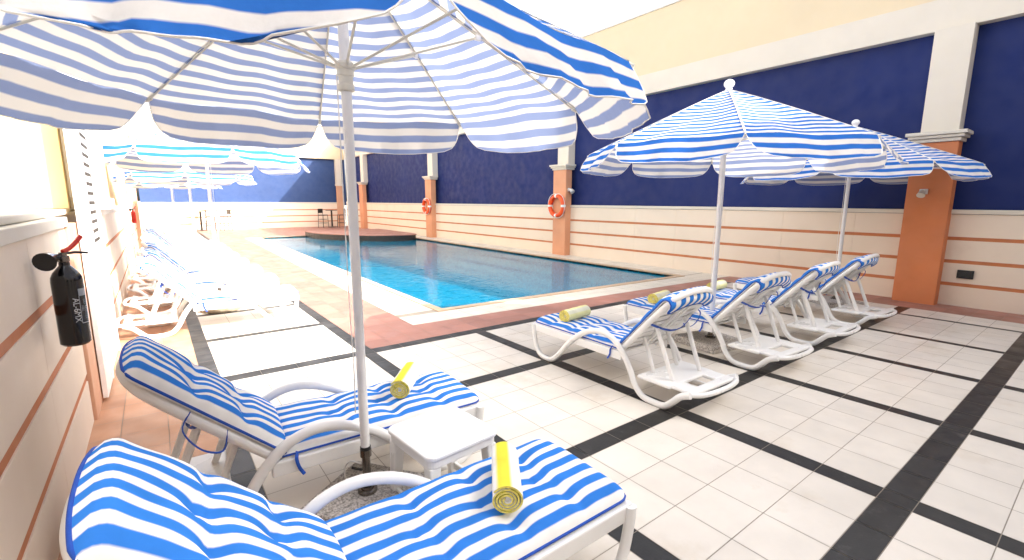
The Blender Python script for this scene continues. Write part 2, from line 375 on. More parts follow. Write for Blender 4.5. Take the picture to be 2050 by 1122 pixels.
# raised rounded deck at the far end, standing in the water
pts = catmull([(5.45,22.93,0),(5.5,21.6,0),(5.75,20.6,0),(6.3,19.5,0),(7.1,18.6,0),(7.95,18.25,0),(8.7,18.25,0),(8.92,18.9,0)], 6)
pp = [(p.x,p.y) for p in pts]+[(8.92,22.93)]
e = empty('pool_deck'); tag(e, 'rounded raised deck reaching into the far end of the pool', 'deck', kind='structure')
isl = MB(); isl.prism(pp, -1.3, .175); isl.build('deck_side', M['dark_tile'], e)  # dark tile colour stands in for the shade on the deck side
isl = MB(); isl.prism([(x+(x-7)*.012, y+(y-21)*.012 if y < 22.9 else y) for x,y in pp], .177, .21); isl.build('deck_top', M['red_tile'], e, bevel=.01)

# ------------------------------------------------------------------ walls
def sub(mb, name, m, parent, **k): return mb.build(name, m, parent, **k)
STR = (.335,.69,1.045)
def band_wall(parent, ax, sgn, c, a0, a1):
    """lower wall: cream courses with recessed orange grooves and a coping; ax 'x': face is a plane x=c, facing sgn; runs a0..a1"""
    def bx(mb, d0, d1, z0, z1):
        lo, hi = sorted((c+sgn*d0, c+sgn*d1))
        if ax == 'x': mb.box(lo, hi, a0, a1, z0, z1)
        else: mb.box(a0, a1, lo, hi, z0, z1)
    body = MB(); bx(body, -.16, -.008, -.2, 1.41)
    sub(body, 'groove', M['groove'], parent)
    zs = [-.2]+[z for s in STR for z in (s-.027, s+.027)]+[1.415]
    # courses cut into slabs with hairline vertical joints
    mb = MB(); L_ = a1-a0; n = max(1, round(L_/1.2))
    for k in range(0, len(zs), 2):
        for i in range(n):
            p = a0+L_*i/n+(.001 if i else 0); q = a0+L_*(i+1)/n-(.001 if i < n-1 else 0)
            lo, hi = sorted((c-sgn*.010, c))
            if ax == 'x': mb.box(lo, hi, p, q, zs[k], zs[k+1])
            else: mb.box(p, q, lo, hi, zs[k], zs[k+1])
    sub(mb, 'courses', M['cream_wall'], parent, bevel=.002, seg=1)
    cp = MB(); bx(cp, -.16, .022, 1.42, 1.485); sub(cp, 'coping', M['trim'], parent, bevel=.006)

def wall_x(name, label, sgn, c, y0, y1, panel, upper, top=6.1):
    r = empty(name, (0,0,0)); tag(r, label, 'wall')
    band_wall(r, 'x', sgn, c, y0, y1)
    def b2(d0, d1, z0, z1):
        lo, hi = sorted((c+sgn*d0, c+sgn*d1)); return MB().box(lo, hi, y0, y1, z0, z1)
    b2(-.25,-.165,1.3,4.4).build('panel', panel, r)
    b2(-.45,.0,4.18,4.64).build('beam', M['trim'], r, bevel=.006)
    b2(-.6,-.03,4.643,top-.07).build('upper_wall', upper, r)
    b2(-.7,.0,top-.065,top).build('parapet_cap', M['white_wall'], r, bevel=.01)
    return r
WX = 9.85
rw = wall_x('wall', 'long right-hand court wall with navy panels above orange-grooved cream courses', -1, WX, -3.0, 30.5, M['navy'], M['yellow_wall'])
# far wall
fwl = empty('wall'); tag(fwl, 'far end wall, navy above cream, half in sun behind the bar stools', 'wall')
band_wall(fwl, 'y', -1, 30.5, -.5, 9.72)
MB().box(-.5,9.9,30.66,30.75,1.3,4.4).build('panel', M['sunlit_navy'], fwl)
MB().box(-.5,9.84,30.5,30.9,4.12,5.06).build('beam', M['yellow_wall'], fwl, bevel=.006)
MB().box(-.5,9.94,30.6,31.0,5.065,6.03).build('upper_wall', M['yellow_wall'], fwl)
MB().box(-.5,9.86,30.52,31.0,6.035,6.1).build('parapet_cap', M['white_wall'], fwl, bevel=.01)
# left far wall
lw = empty('wall'); tag(lw, 'sunlit left court wall behind the row of white loungers', 'wall')
band_wall(lw, 'x', 1, -.5, 5.12, 30.5)
MB().box(-.75,-.665,5.12,30.5,1.3,4.4).build('panel', M['amber_wall'], lw)
MB().box(-.95,-.5,5.12,30.5,4.18,5.06).build('beam', M['trim'], lw, bevel=.006)
MB().box(-.95,-.6,5.12,30.5,5.065,6.03).build('upper_wall', M['white_wall'], lw)
# low near wall on the left, its end face wall
nw = empty('wall'); tag(nw, 'low cream parapet with orange grooves at the left edge, extinguisher hung on it', 'wall')
band_wall(nw, 'x', 1, -.5, -3.0, 4.42)
MB().box(-2.6,-.662,-3.0,4.98,-.2,1.40).build('core', M['cream_wall'], nw)
MB().box(-2.6,-.53,-3.0,4.98,1.488,1.53).build('top_slab', M['trim'], nw, bevel=.01)
ck = MB(); ck.v += [(-.87,4.5,1.531),(-.87,4.95,1.531),(-2.4,4.95,1.531),(-2.4,4.5,1.531),(-2.4,4.5,3.1),(-2.4,4.95,3.1)]
ck.f += [(0,3,4),(1,5,2),(0,4,5,1),(3,2,5,4),(0,1,2,3)]; ck.build('sloped_cheek', M['cream_wall'], nw, bevel=.01)
MB().box(-.662,-.478,4.424,4.98,-.2,1.43).build('end_pier', M['pale_terracotta'], nw, bevel=.006)
ew = empty('wall'); tag(ew, 'tall bright end wall rising behind the low parapet at far left', 'wall')
MB().box(-3.2,-.96,5.0,5.3,-.2,6.1).build('wall_face', M['white_wall'], ew)
MB().box(-.957,-.52,4.985,5.115,1.535,6.1).build('yellow_pier', M['amber_wall'], ew)
# hotel block behind the camera, which keeps the near terrace in shade
hb = empty('hotel_block'); tag(hb, 'tall cream hotel block standing behind the camera', 'building')
MB().box(-14,22,-12,-3.05,-.2,6.75).build('facade', M['cream_wall'], hb)
for k in range(9):
    for z in (.2, 3.3):
        x = -11+k*3.6; MB().box(x, x+1.6, -3.06, -3.02, z+.7, z+2.4).build('window', M['black'], hb)

# pillars
def pillar(yc, label, paint='flared_terracotta', sgn=-1, c=WX, upper_top=4.18):
    r = empty('pillar', (0,0,0)); tag(r, label, 'pillar', 'pillars along the court walls')
    d = sgn
    def b3(mb, p, q, hw, z0, z1):
        lo, hi = sorted((c+d*p, c+d*q)); mb.box(lo, hi, yc-hw, yc+hw, z0, z1); return mb
    b3(MB(), -.02, .22, .27, -.02, 2.5).build('shaft', M[paint], r, bevel=.008)
    cap = b3(MB(), -.1, .25, .295, 2.503, 2.555); b3(cap, -.1, .285, .33, 2.558, 2.60); b3(cap, -.1, .315, .36, 2.603, 2.655)
    cap.build('capital', M['trim'], r, bevel=.008)
    b3(MB(), -.17, .10, .225, 2.658, upper_top).build('upper_column', M['trim'], r, bevel=.006)
    return r
pillar(2.0, 'large orange terracotta pillar with cream capital at the right, nearest the dark outlet', 'terracotta')
pillar(10.4, 'terracotta pillar carrying the larger orange life ring beside the pool')
pillar(18.8, 'terracotta pillar carrying the smaller farther life ring')
pillar(27.2, 'farthest slim terracotta pillar on the right wall beyond the raised deck')
for yc, lb in ((12.3,'nearer slim pillar on the sunlit left wall behind the loungers'),(20.0,'farther slim pillar on the sunlit left wall')):
    r = empty('pillar', (0,0,0)); tag(r, lb, 'pillar', 'pillars along the court walls')
    MB().box(-.52,-.40,yc-.2,yc+.2,-.02,2.3).build('shaft', M['pale_terracotta'], r, bevel=.006)
    MB().box(-.52,-.36,yc-.24,yc+.24,2.303,2.40).build('capital', M['trim'], r, bevel=.006)
    MB().box(-.66,-.44,yc-.18,yc+.18,2.403,4.178).build('upper_column', M['trim'], r, bevel=.006)
r = empty('pilaster', (0,0,0)); tag(r, 'broad cream pilaster ending above the ledge of the sunlit left wall, just past the shutter', 'pilaster')
MB().box(-.665,-.40,6.5,7.3,1.62,4.178).build('upper_column', M['trim'], r, bevel=.006)
MB().box(-.665,-.36,6.44,7.36,1.5,1.617).build('capital', M['trim'], r, bevel=.006)
r = empty('pillar', (0,0,0)); tag(r, 'pinkish pilaster on the far wall close to its right corner', 'pillar', 'pillars along the court walls')
MB().box(9.25,9.62,30.36,30.52,-.02,2.5).build('shaft', M['pale_terracotta'], r, bevel=.005)
MB().box(9.2,9.67,30.32,30.52,2.503,2.62).build('capital', M['trim'], r, bevel=.005)
MB().box(9.27,9.6,30.4,30.67,2.623,4.11).build('upper_column', M['trim'], r)

# fixtures on the wall
o = empty('wall_socket', (WX-.005,1.46,.505)); tag(o, 'small black square socket on the cream wall right of the big pillar', 'socket')
MB().box(-.03,.0,-.095,.095,-.065,.065).build('cover', M['black'], o, bevel=.006); MB().box(-.034,-.03,-.07,.07,-.045,.045).build('flap', M['black_paint'], o, bevel=.003)
def spot(loc, label):
    e = empty('wall_lamp', loc); tag(e, label, 'lamp', 'small lamps on the pillars')
    MB().box(-.03,.02,-.05,.05,-.04,.04).build('bracket', M['white_metal'], e, bevel=.008)
    MB().tube([(-.02,0,0),(-.09,0,-.01),(-.14,0,-.06)], [.022,.04,.055], 14).build('shade', M['rib'], e, smooth='auto')
spot((9.63-.02,2.05,1.76), 'small pale lamp on the big orange pillar under the umbrella edge')
o = empty('wall_lamp', (9.75,10.11,1.93)); tag(o, 'small lamp on the side of the pillar above the larger life ring', 'lamp', 'small lamps on the pillars')
MB().box(-.04,.04,0,.03,-.05,.05).build('bracket', M['white_metal'], o, bevel=.006); MB().tube([(0,0,0),(0,-.08,-.01),(0,-.15,-.07)], [.03,.05,.07], 12).build('shade', M['lamp_glass'], o, smooth='auto')

# ------------------------------------------------------------------ life rings
def ring(loc, label):
    e = empty('life_ring', loc); tag(e, label, 'life ring', 'life rings on the pillars')
    R, r_ = .285, .075
    mb = MB(); mb.tube([(0, R*math.cos(a), R*math.sin(a)) for a in [2*PI*k/40 for k in range(40)]], .055, 14, closed=True, r2=r_, up=(1,0,0))
    # up vector x: flatten
    mb.build('ring_body', M['orange_plastic'], e, smooth=True)
    for k in range(4):
        a0 = PI/4*0+PI/2*k
        MB().tube([(0, R*math.cos(a), R*math.sin(a)) for a in [a0-.11+.055*j for j in range(5)]], .061, 14, r2=.081, up=(1,0,0)).build('band', M['white_cloth'], e, smooth='auto')
    rope = []
    for k in range(48):
        a = 2*PI*k/48; q = R+.065+.03*abs(math.sin(2*a)); rope.append((-.02, q*math.cos(a), q*math.sin(a)))
    MB().tube(rope, .008, 6, closed=True).build('rope', M['white_cloth'], e, smooth=True)
    MB().tube([(.08,0,R-.03),(-.03,0,R-.05)], .014, 8).build('hook', M['chrome'], e)
ring((9.55,10.42,1.46), 'larger orange life ring hung on the nearer poolside pillar')
ring((9.55,18.82,1.36), 'smaller orange life ring hung on the farther poolside pillar')

# ------------------------------------------------------------------ umbrellas
UR, UH, UZ, FL = 1.26, .62, 2.13, .205
NR = 8
TILT = Vector((0,0,0))
def tz(p): return TILT.x*p[0]+TILT.y*p[1]
def canopy_mesh(seed=0):
    rng = random.Random(seed); mb = MB(); mp = MB(); seam = MB()
    A = [Vector((math.cos(2*PI*k/NR), math.sin(2*PI*k/NR), 0)) for k in range(NR)]
    cosm = math.cos(PI/NR); slope = math.hypot(UR*cosm, UH)
    NRr, NS, NF = 22, 16, 9
    for k in range(NR):
        a, c = A[k], A[(k+1)%NR]; mid = (a+c).normalized(); ph = rng.uniform(0,6.28); am = rng.uniform(.6,1.2); lift = rng.uniform(-.02,.05)
        rows = []; uvs = []
        for i in range(NRr+1):
            r = .02+.98*i/NRr; row = []; uv = []
            for j in range(NS+1):
                s = j/NS; p = (a*(1-s)+c*s)*UR*r
                z = UZ+UH*(1-r**1.06)
                sag = math.sin(PI*s)
                z += -.022*sag*math.sin(PI*min(1,r))+.010*sag*r*math.sin(9*s+ph)*r*r*am
                z += .004*math.sin(17*s+11*r+ph)*r
                z += tz(p)
                row.append((p.x,p.y,z)); uv.append(((s-.5)*r*.96, r*slope))
            rows.append(row); uvs.append(uv)
        mb.grid(rows, uvs)
        rows = []; uvs = []; edge = []
        for i in range(NF+1):
            t = i/NF; row = []; uv = []
            cr = max(0, (t-.45)/.55)
            wdt = 1-(.075+(.16 if k == 2 and TILT.length else 0))*t-(.17+(.22 if k == 2 and TILT.length else 0))*(1-math.sqrt(max(0,1-cr*cr)))
            for j in range(NS+1):
                s = .5+(j/NS-.5)*wdt
                p = (a*(1-s)+c*s)*UR
                bulge = (.06+lift)*math.sin(PI*s)**.7
                wave = .016*math.sin(3*2*PI*s*1.1+ph)+.009*math.sin(7*2*PI*s+2*ph)
                outw = (.10+.30*lift)*t*FL/.205+bulge*t*.55+wave*t*am
                drop = FL*t*(1-.10*abs(2*j/NS-1)**2.5)*(1+.03*math.sin(8*s+ph))
                z = UZ-.0-drop+.01*math.sin(9*s+ph)*am*math.sin(PI*s)*(1-0)
                q = p+mid*outw; z += tz(p)
                row.append((q.x,q.y,z)); uv.append(((s-.5)*.96, slope+FL*t))
            rows.append(row); uvs.append(uv)
        mb.grid(rows, uvs)
        edge = [rows[i][0] for i in range(NF+1)]+rows[NF][1:-1]+[rows[i][NS] for i in range(NF,-1,-1)]
        mp.tube(edge, .003, 5)
        # reinforcing seam along the rib
    for k in range(NR):
        a = A[k]; seam.tube([(a.x*UR*r, a.y*UR*r, UZ+UH*(1-r**1.06)+.003+tz(a*UR*r)) for r in [.03+.97*i/12 for i in range(13)]], .008, 6, r2=.0025, up=(0,0,1))
    return mb, mp, seam
def make_umbrella(label, seed=1, top=True, square=True):
    e = empty('beach_umbrella'); tag(e, label, 'umbrella', 'striped umbrellas')
    mb, mp, seam = canopy_mesh(seed)
    c = mb.build('canopy', M['canopy'], e, smooth=True)
    mp.build('piping', M['white_cloth'], c, smooth=True); seam.build('seam', M['white_cloth'], c, smooth=True)
    MB().tube([(0,0,.30),(0,0,1.2),(0,0,UZ+UH+.02)], .0235, 20).build('pole', M['white_metal'], e, smooth='auto')
    MB().lathe([(.021,.08),(.021,.285),(.029,.287),(.029,.325),(.024,.327)], 20).build('lower_post', M['chrome'], e, smooth='auto')
    MB().lathe([(.0245,.31),(.0275,.312),(.0275,.34),(.0245,.342)], 20).build('collar', M['black'], e, smooth='auto')
    k_ = MB().tube([(.03,0,.2),(.09,0,.2)], .007, 8); k_.build('clamp_knob', M['black'], e, smooth='auto')
    z = 2.19
    MB().lathe([(.026,z-.10),(.036,z-.095),(.036,z-.07),(.032,z-.065),(.032,z-.035),(.037,z-.03),(.037,z-.005),(.045,z),(.045,z+.018),(.034,z+.03),(.022,z+.035)], 24).build('runner', M['rib'], e, smooth='auto')
    MB().lathe([(.02,UZ+UH-.06),(.04,UZ+UH-.055),(.04,UZ+UH-.035),(.02,UZ+UH-.03)], 20).build('top_hub', M['rib'], e, smooth='auto')
    f = MB().lathe([(.012,-.03),(.03,-.028),(.03,-.018),(.016,-.012)]+[(.046*math.sin(t), .028-.046*math.cos(t)) for t in [.3+2.8*i/12 for i in range(13)]], 20, (0,0,UZ+UH+.03))
    f.build('finial', M['plastic'], e, smooth='auto')
    for k in range(NR):
        a = Vector((math.cos(2*PI*k/NR), math.sin(2*PI*k/NR), 0))
        pts = [a*(UR*r)+Vector((0,0,UZ+UH*(1-r**1.06)-.014+tz(a*UR*r))) for r in [.03+.97*i/10 for i in range(11)]]
        rb = MB().tube(pts, .0048, 8).build('rib', M['rib'], e, smooth='auto')
        MB().tube([a*(UR*.985)+Vector((0,0,UZ-.005+tz(a*UR))), a*(UR*1.015)+Vector((0,0,UZ-.018+tz(a*UR)))], [.011,.008], 8).build('rib_tip', M['rib'], rb)
        r = .52; q = a*(UR*r)+Vector((0,0,UZ+UH*(1-r**1.06)-.02+tz(a*UR*r)))
        stt = MB().tube([a*.042+Vector((0,0,z+.008)), q], .0058, 8).build('stretcher', M['rib'], e, smooth='auto')
        MB().box(-.016,.016,-.009,.009,-.014,.012, Matrix.Translation(q)@Matrix.Rotation(2*PI*k/NR,4,'Z')).build('joint', M['plastic'], stt, bevel=.003)
    cord = [(.048,0,z-.02),(.045,.005,1.6),(.052,-.004,1.1),(.044,.0,.75),(.05,0,.52)]
    MB().tube(catmull(cord,6), .0028, 6).build('cord', M['white_cloth'], e, smooth=True)
    if square:
        bm_ = MB().box(-.24,.24,-.24,.24,.0,.085); bb = bm_.build('base', M['granite'], e, bevel=.012)
        MB().lathe([(.05,.086),(.05,.10),(.034,.105),(.034,.12)], 20).build('socket', M['chrome'], bb, smooth='auto')
    else:
        MB().lathe([(.0,.0),(.26,.0),(.275,.02),(.275,.06),(.25,.085),(.06,.10),(.035,.12)], 32).build('base', M['concrete'], e, smooth='auto')
    return e
TILT = Matrix.Rotation(-math.radians(124.96),3,'Z') @ Vector((.002,.014,0))
u0 = make_umbrella('large striped umbrella overhead in the foreground, seen from underneath', 1, square=True)
u0.location = (.758,2.26,0); u0.rotation_euler = (0,0,math.radians(124.96))
# loose cord looping out of the sleeve of the near umbrella
MB().tube(catmull([(.03,0,.235),(.06,.01,.245),(.10,.0,.235),(.14,-.01,.19),(.155,-.02,.13),(.15,-.03,.088)],6), .0045, 8).build('cord_loop', M['white_cloth'], u0, smooth=True)
TILT = Vector((0,0,0))
u1 = make_umbrella('striped umbrella over the right-hand loungers, the nearer of the two', 5)
US = 1.43/1.26
u1.location = (4.884,2.727,2.044-UZ*US); u1.location.z = 0
u1.rotation_euler = (0,0,math.radians(169.8+45*0))
u1.scale = (US,US,2.044/UZ*1.0)
u1.scale.z = (2.044+.70)/(UZ+UH)
def um(src, loc, rz, sc, label):
    c = copy_tree(src); c.location = loc; c.rotation_euler = (0,0,rz); c.scale = sc; c['label'] = label; return c
um(u1, (8.477,2.71,0), math.radians(142.7), (US,US,.985), 'striped umbrella close to the orange pillar, farther of the right-hand pair')
UH = .36
uL = make_umbrella('striped umbrella over the nearest loungers of the left row', 9, square=False)
uL.location = (.66,8.0,0); uL.rotation_euler = (0,0,math.radians(8)); uL.scale = (1,1,1.05)
um(uL, (.69,13.0,0), math.radians(40), (1,1,1.02), 'second striped umbrella of the left row, tucked behind the first')
um(uL, (.50,18.0,0), math.radians(10), (1,1,1.02), 'farthest striped umbrella of the left row, mostly hidden')

# ------------------------------------------------------------------ loungers
TH = math.radians(48); HX, HZ, BL = .63, .345, .69
def backpt(s, off=0):   # s along the back from the hinge, off = along the face normal
    return (HX-math.cos(TH)*s+math.sin(TH)*off, HZ+math.sin(TH)*s+math.cos(TH)*off)
def make_lounger(label, hood=True):
    e = empty('sun_lounger'); tag(e, label, 'sun lounger', 'white plastic sun loungers')
    W = .305
    path = [(1.755,.335),(1.745,.25),(1.715,.13),(1.655,.045),(1.56,.018),(1.46,.03),(1.37,.10),(1.24,.24),(1.10,.36),(.95,.44),(.80,.468),(.66,.43),(.55,.33),(.47,.21),(.42,.11),(.34,.035),(.22,.02),(.12,.03),(.05,.09),(-.01,.15),(-.09,.185)]
    for sg in (-1, 1):
        pts = catmull([(x, sg*(W+.022), z) for x, z in path], 5)
        MB().tube(pts, .027, 12, r2=.021, up=(0,1,0)).build('side_leg', M['plastic'], e, smooth='auto')
        MB().box(HX-.05, 1.76, sg*W-.018, sg*W+.018, .265, .34).build('side_rail', M['plastic'], e, bevel=.008)
    sl = MB()
    n = 13
    for k in range(n):
        x = HX+.02+(1.70-HX)*k/(n-1); sl.box(x-.032, x+.032, -W+.01, W-.01, .318, .338)
    sl.build('seat_slats', M['plastic'], e, bevel=.004)
    MB().box(1.735,1.775,-W-.02,W+.02,.255,.345).build('foot_rail', M['plastic'], e, bevel=.014)
    # back frame
    bf = []
    for (s, y) in ((.02,-.28),(.35,-.285),(.62,-.27),(.72,-.22),(.765,-.12),(.775,0),(.765,.12),(.72,.22),(.62,.27),(.35,.285),(.02,.28)):
        x, z = backpt(s, -.012); bf.append((x,y,z))
    fr_ = MB().tube(catmull(bf,5), .022, 10, r2=.026, up=(math.sin(TH),0,math.cos(TH))).build('back_frame', M['plastic'], e, smooth='auto')
    sl = MB(); Mx = Matrix.Translation((HX,0,HZ))@Matrix.Rotation(-(PI-TH),4,'Y')
    # local x along the back (up), local z = normal down; boxes via explicit corners
    def bbox(mb, s0, s1, y0, y1, o0, o1):
        i = len(mb.v)
        for o in (o0, o1):
            for (s, y) in ((s0,y0),(s1,y0),(s1,y1),(s0,y1)):
                x, z = backpt(s, o); mb.v.append((x,y,z))
        for f in ((0,1,2,3),(7,6,5,4),(4,5,1,0),(5,6,2,1),(6,7,3,2),(7,4,0,3)): mb.f.append(tuple(i+q for q in f))
    for k in range(6): bbox(sl, .04+.075*k, .10+.075*k, -.26, .26, -.022, -.004)
    bbox(sl, .50, .56, -.265, .265, -.022, -.002); bbox(sl, .66, .72, -.2, .2, -.022, -.002)
    bbox(sl, .55, .67, -.25, -.15, -.022, -.003); bbox(sl, .55, .67, .15, .25, -.022, -.003)
    bbox(sl, .05, .6, -.05, -.02, -.05, -.0225); bbox(sl, .05, .6, .02, .05, -.05, -.0225)
    sl.build('back_slats', M['plastic'], e, bevel=.004)
    # struts
    for y in (-.2, .2):
        a = backpt(.40, -.03)
        MB().tube([(a[0],y,a[1]),(.16,y*.95,.19)], .014, 8, r2=.02, up=(1,0,0)).build('strut', M['plastic'], e, bevel=0)
        a = backpt(.20, -.03)
        MB().tube([(a[0],y*.8,a[1]),(.36,y*.8,.19)], .012, 8, r2=.018, up=(1,0,0)).build('strut', M['plastic'], e)
    # rear platform with a slot
    pf = MB()
    pf.box(-.10,-.02,-W+.02,W-.02,.165,.195); pf.box(.10,.42,-W+.0,W-.0,.160,.19); pf.box(-.025,.105,-W+.02,-.13,.163,.193); pf.box(-.025,.105,.13,W-.02,.163,.193)
    pf.build('rear_platform', M['plastic'], e, bevel=.012)
    MB().tube(catmull([(-.08,-W,.18),(-.13,-.24,.18),(-.155,-.12,.18),(-.16,0,.18),(-.155,.12,.18),(-.13,.24,.18),(-.08,W,.18)],5), .02, 10).build('rear_rail', M['plastic'], e, smooth='auto')
    # ---- cushions
    def cushion(name, path, L_, T, CW, tufts, round0, round1, taper=None, bow=0):
        """path(s)->(x,z,nx,nz); quilted pad"""
        nu, nv = int(L_/.0125), 56
        top = []; uvt = []; bot = []; per0 = []
        rows_s = [L_*i/nu for i in range(nu+1)]
        def halfw(s):
            h = CW
            for (rr, d) in ((round0, s), (round1, L_-s)):
                if rr and d < rr: h = min(h, CW-rr+math.sqrt(max(0, rr*rr-(rr-d)**2)))
            return h
        for s in rows_s:
            x, z, nx_, nz_ = path(s); hw = halfw(s); rt_, ru = [], []; rb_ = []
            for j in range(nv+1):
                v = -1+2*j/nv; y = v*hw
                ev = (1-min(1,abs(v))**5)**.5
                es = min(1, (1-(1-min(1, s/.05))**2)**.5 if s < .05 else 1) * min(1, (1-(1-min(1,(L_-s)/.05))**2)**.5 if L_-s < .05 else 1)
                h = T*ev*es
                yy = y/CW; duv = 0; ds_ = 0
                for ts in tufts:
                    d = s-ts; h *= 1-.30*math.exp(-(d/.03)**2)*(.75+.25*math.cos(yy*9))
                    for ty in (-.55, .0, .55):
                        d = s-ts-.05*(ty == 0)+.03*ty
                        q = math.exp(-((abs(d)/.05)**1.3+(abs(yy-ty)/.17)**1.3)); h *= 1-.62*q
                        duv += .011*(yy-ty)/.17*q
                    duv += .003*math.exp(-(d/.04)**2)*math.sin(yy*6+ts*20)
                h += (.004*math.sin(s*11+yy*3)+.0015*math.sin(s*37+yy*5))*ev*es
                if taper: h *= taper(s)
                h = max(h, .0)
                bo = bow*abs(v)**2.4*min(1, s/BL)**2; bx_ = math.cos(TH)*bo; bz_ = -math.sin(TH)*bo
                rt_.append((x+bx_+nx_*(h+.012), y, z+bz_+nz_*(h+.012))); ru.append((s, y+duv))
                rb_.append((x+bx_, y, z+bz_))
            top.append(rt_); uvt.append(ru); bot.append(rb_)
        mb = MB(); mb.grid(top, uvt)
        c = mb.build(name, M['cushion'], e, smooth=True)
        ub = MB(); ub.grid([r[::-1] for r in bot])
        # gusset
        loop_t = [r[0] for r in top]+top[-1][1:-1]+[r[-1] for r in top[::-1]]+top[0][1:-1][::-1]
        loop_b = [r[0] for r in bot]+bot[-1][1:-1]+[r[-1] for r in bot[::-1]]+bot[0][1:-1][::-1]
        ub.grid([loop_b+[loop_b[0]], loop_t+[loop_t[0]]])
        ub.build('underside', M['white_cloth'], c, smooth='auto')
        MB().tube(loop_t[::2], .0062, 6, closed=True).build('piping', M['blue_cloth'], c, smooth=True)
        return c
    def seat(s):
        return (1.79-s, .342, 0, 1)
    cushion('seat_cushion', seat, 1.155, .05, .30, [.25,.53,.81], .07, 0)
    def back(s):
        s0 = .005
        L1 = BL+.015; rr = .035
        if s < L1: x, z = backpt(s+s0, .02); return (x, z, math.sin(TH), math.cos(TH))
        a = (s-L1)/rr
        cx_, cz_ = backpt(L1+s0, .02-rr)
        if a < PI*.95:
            an = a; n0 = (math.sin(TH), math.cos(TH)); t0 = (-math.cos(TH), math.sin(TH))
            nx_ = n0[0]*math.cos(an)+t0[0]*math.sin(an); nz_ = n0[1]*math.cos(an)+t0[1]*math.sin(an)
            return (cx_+nx_*rr, cz_+nz_*rr, nx_, nz_)
        an = PI*.95; n0 = (math.sin(TH), math.cos(TH)); t0 = (-math.cos(TH), math.sin(TH))
        nx_ = n0[0]*math.cos(an)+t0[0]*math.sin(an); nz_ = n0[1]*math.cos(an)+t0[1]*math.sin(an)
        d = s-L1-rr*an
        tx, tz = math.cos(TH), -math.sin(TH)
        return (cx_+nx_*rr+tx*d, cz_+nz_*rr+tz*d, nx_, nz_)
    LB = BL+.015+.035*PI*.95+.06
    def tp(s):
        if s < BL-.04: return 1
        return max(.12, 1-(s-BL+.04)/.10)
    if hood: cushion('back_cushion', back, LB, .048, .285, [.16,.34,.52], 0, .05, tp, .075)
    else: cushion('back_cushion', lambda s: (*backpt(s+.005, .02), math.sin(TH), math.cos(TH)), BL+.06, .066, .30, [.235,.49], 0, .06, None, .02)
    # straps: a sagging elastic behind the back, ties at the hinge and on the leg
    sp = []
    for k in range(9):
        y = -.285+.57*k/8; q = backpt(.42, -.035-.05*math.sin(PI*k/8)); sp.append((q[0]+.0,y,q[1]-.05*math.sin(PI*k/8)))
    MB().tube(sp, .003, 8, r2=.012, up=(math.cos(TH),0,-math.sin(TH))).build('strap', M['blue_cloth'], e, smooth='auto')
    sp = [(backpt(.30,.01)[0],-.29,backpt(.30,.01)[1]),(backpt(.28,-.05)[0],-.33,backpt(.28,-.05)[1]-.02),(backpt(.36,-.08)[0],-.335,backpt(.36,-.08)[1]-.02),(backpt(.46,-.06)[0],-.33,backpt(.46,-.06)[1]),(backpt(.48,.01)[0],-.29,backpt(.48,.01)[1])]
    MB().tube(catmull(sp,5), .003, 8, r2=.009, up=(0,1,0)).build('side_strap', M['blue_cloth'], e, smooth='auto')
    for sg in (-1,1):
        MB().tube(catmull([(HX+.07,sg*.30,.36),(HX+.06,sg*.335,.34),(HX+.07,sg*.33,.29),(HX+.09,sg*.335,.25)],4), .009, 8, r2=.004, up=(0,1,0)).build('tie', M['blue_cloth'], e, smooth='auto')
    return e
TH = math.radians(43); BL = .745
lounger = make_lounger('white sun lounger nearest the camera at the bottom left, one rolled towel on it', False)
lounger.location = (-.275,1.445,0)
def put(loc, rz, label, sc=1, src=None):
    c = copy_tree(src or lounger); c.location = loc; c.rotation_euler = (0,0,rz); c.scale = (sc,)*3; c['label'] = label; return c
put((-.235,2.70,0), math.radians(-2.0), 'white sun lounger with blue striped cushion behind the white side table')
TH = math.radians(48); BL = .69
raised = make_lounger('nearest of the right-hand loungers, its back to the camera on the dark tile cross')
raised.location = (3.35,1.89,0); raised.rotation_euler = (0,0,math.radians(89))
# right group: heads toward the camera, feet toward the pool
RG = [(3.35,1.89,'nearest of the right-hand loungers, its back to the camera on the dark tile cross',-1),(4.76,1.88,'second right-hand lounger, just right of the nearer umbrella pole',-2.5),(6.08,1.88,'third right-hand lounger, left of the farther umbrella pole',0),(7.42,1.88,'right-hand lounger closest to the big orange pillar',-1)]
for x, y, lb, dg in RG[1:]:
    put((x, y, 0), math.radians(90+dg), lb, 1, raised)
# left row: heads at the wall
LG = [7.08,8.45,9.80,11.1,12.45,13.8,15.3,16.9]
ordn = ['nearest lounger of the sunlit left row, round umbrella base beside it','second lounger of the sunlit left row, behind the first umbrella pole','third lounger of the sunlit left row','fourth lounger of the sunlit left row, just before the second umbrella','fifth lounger of the sunlit left row','sixth lounger of the sunlit left row, just past the second umbrella','seventh lounger of the sunlit left row','farthest lounger of the sunlit left row']
for k, y in enumerate(LG):
    put((-.30+random.uniform(-.03,.03), y, 0), math.radians(random.uniform(-1.5,1.5)), ordn[k], 1.0, raised)

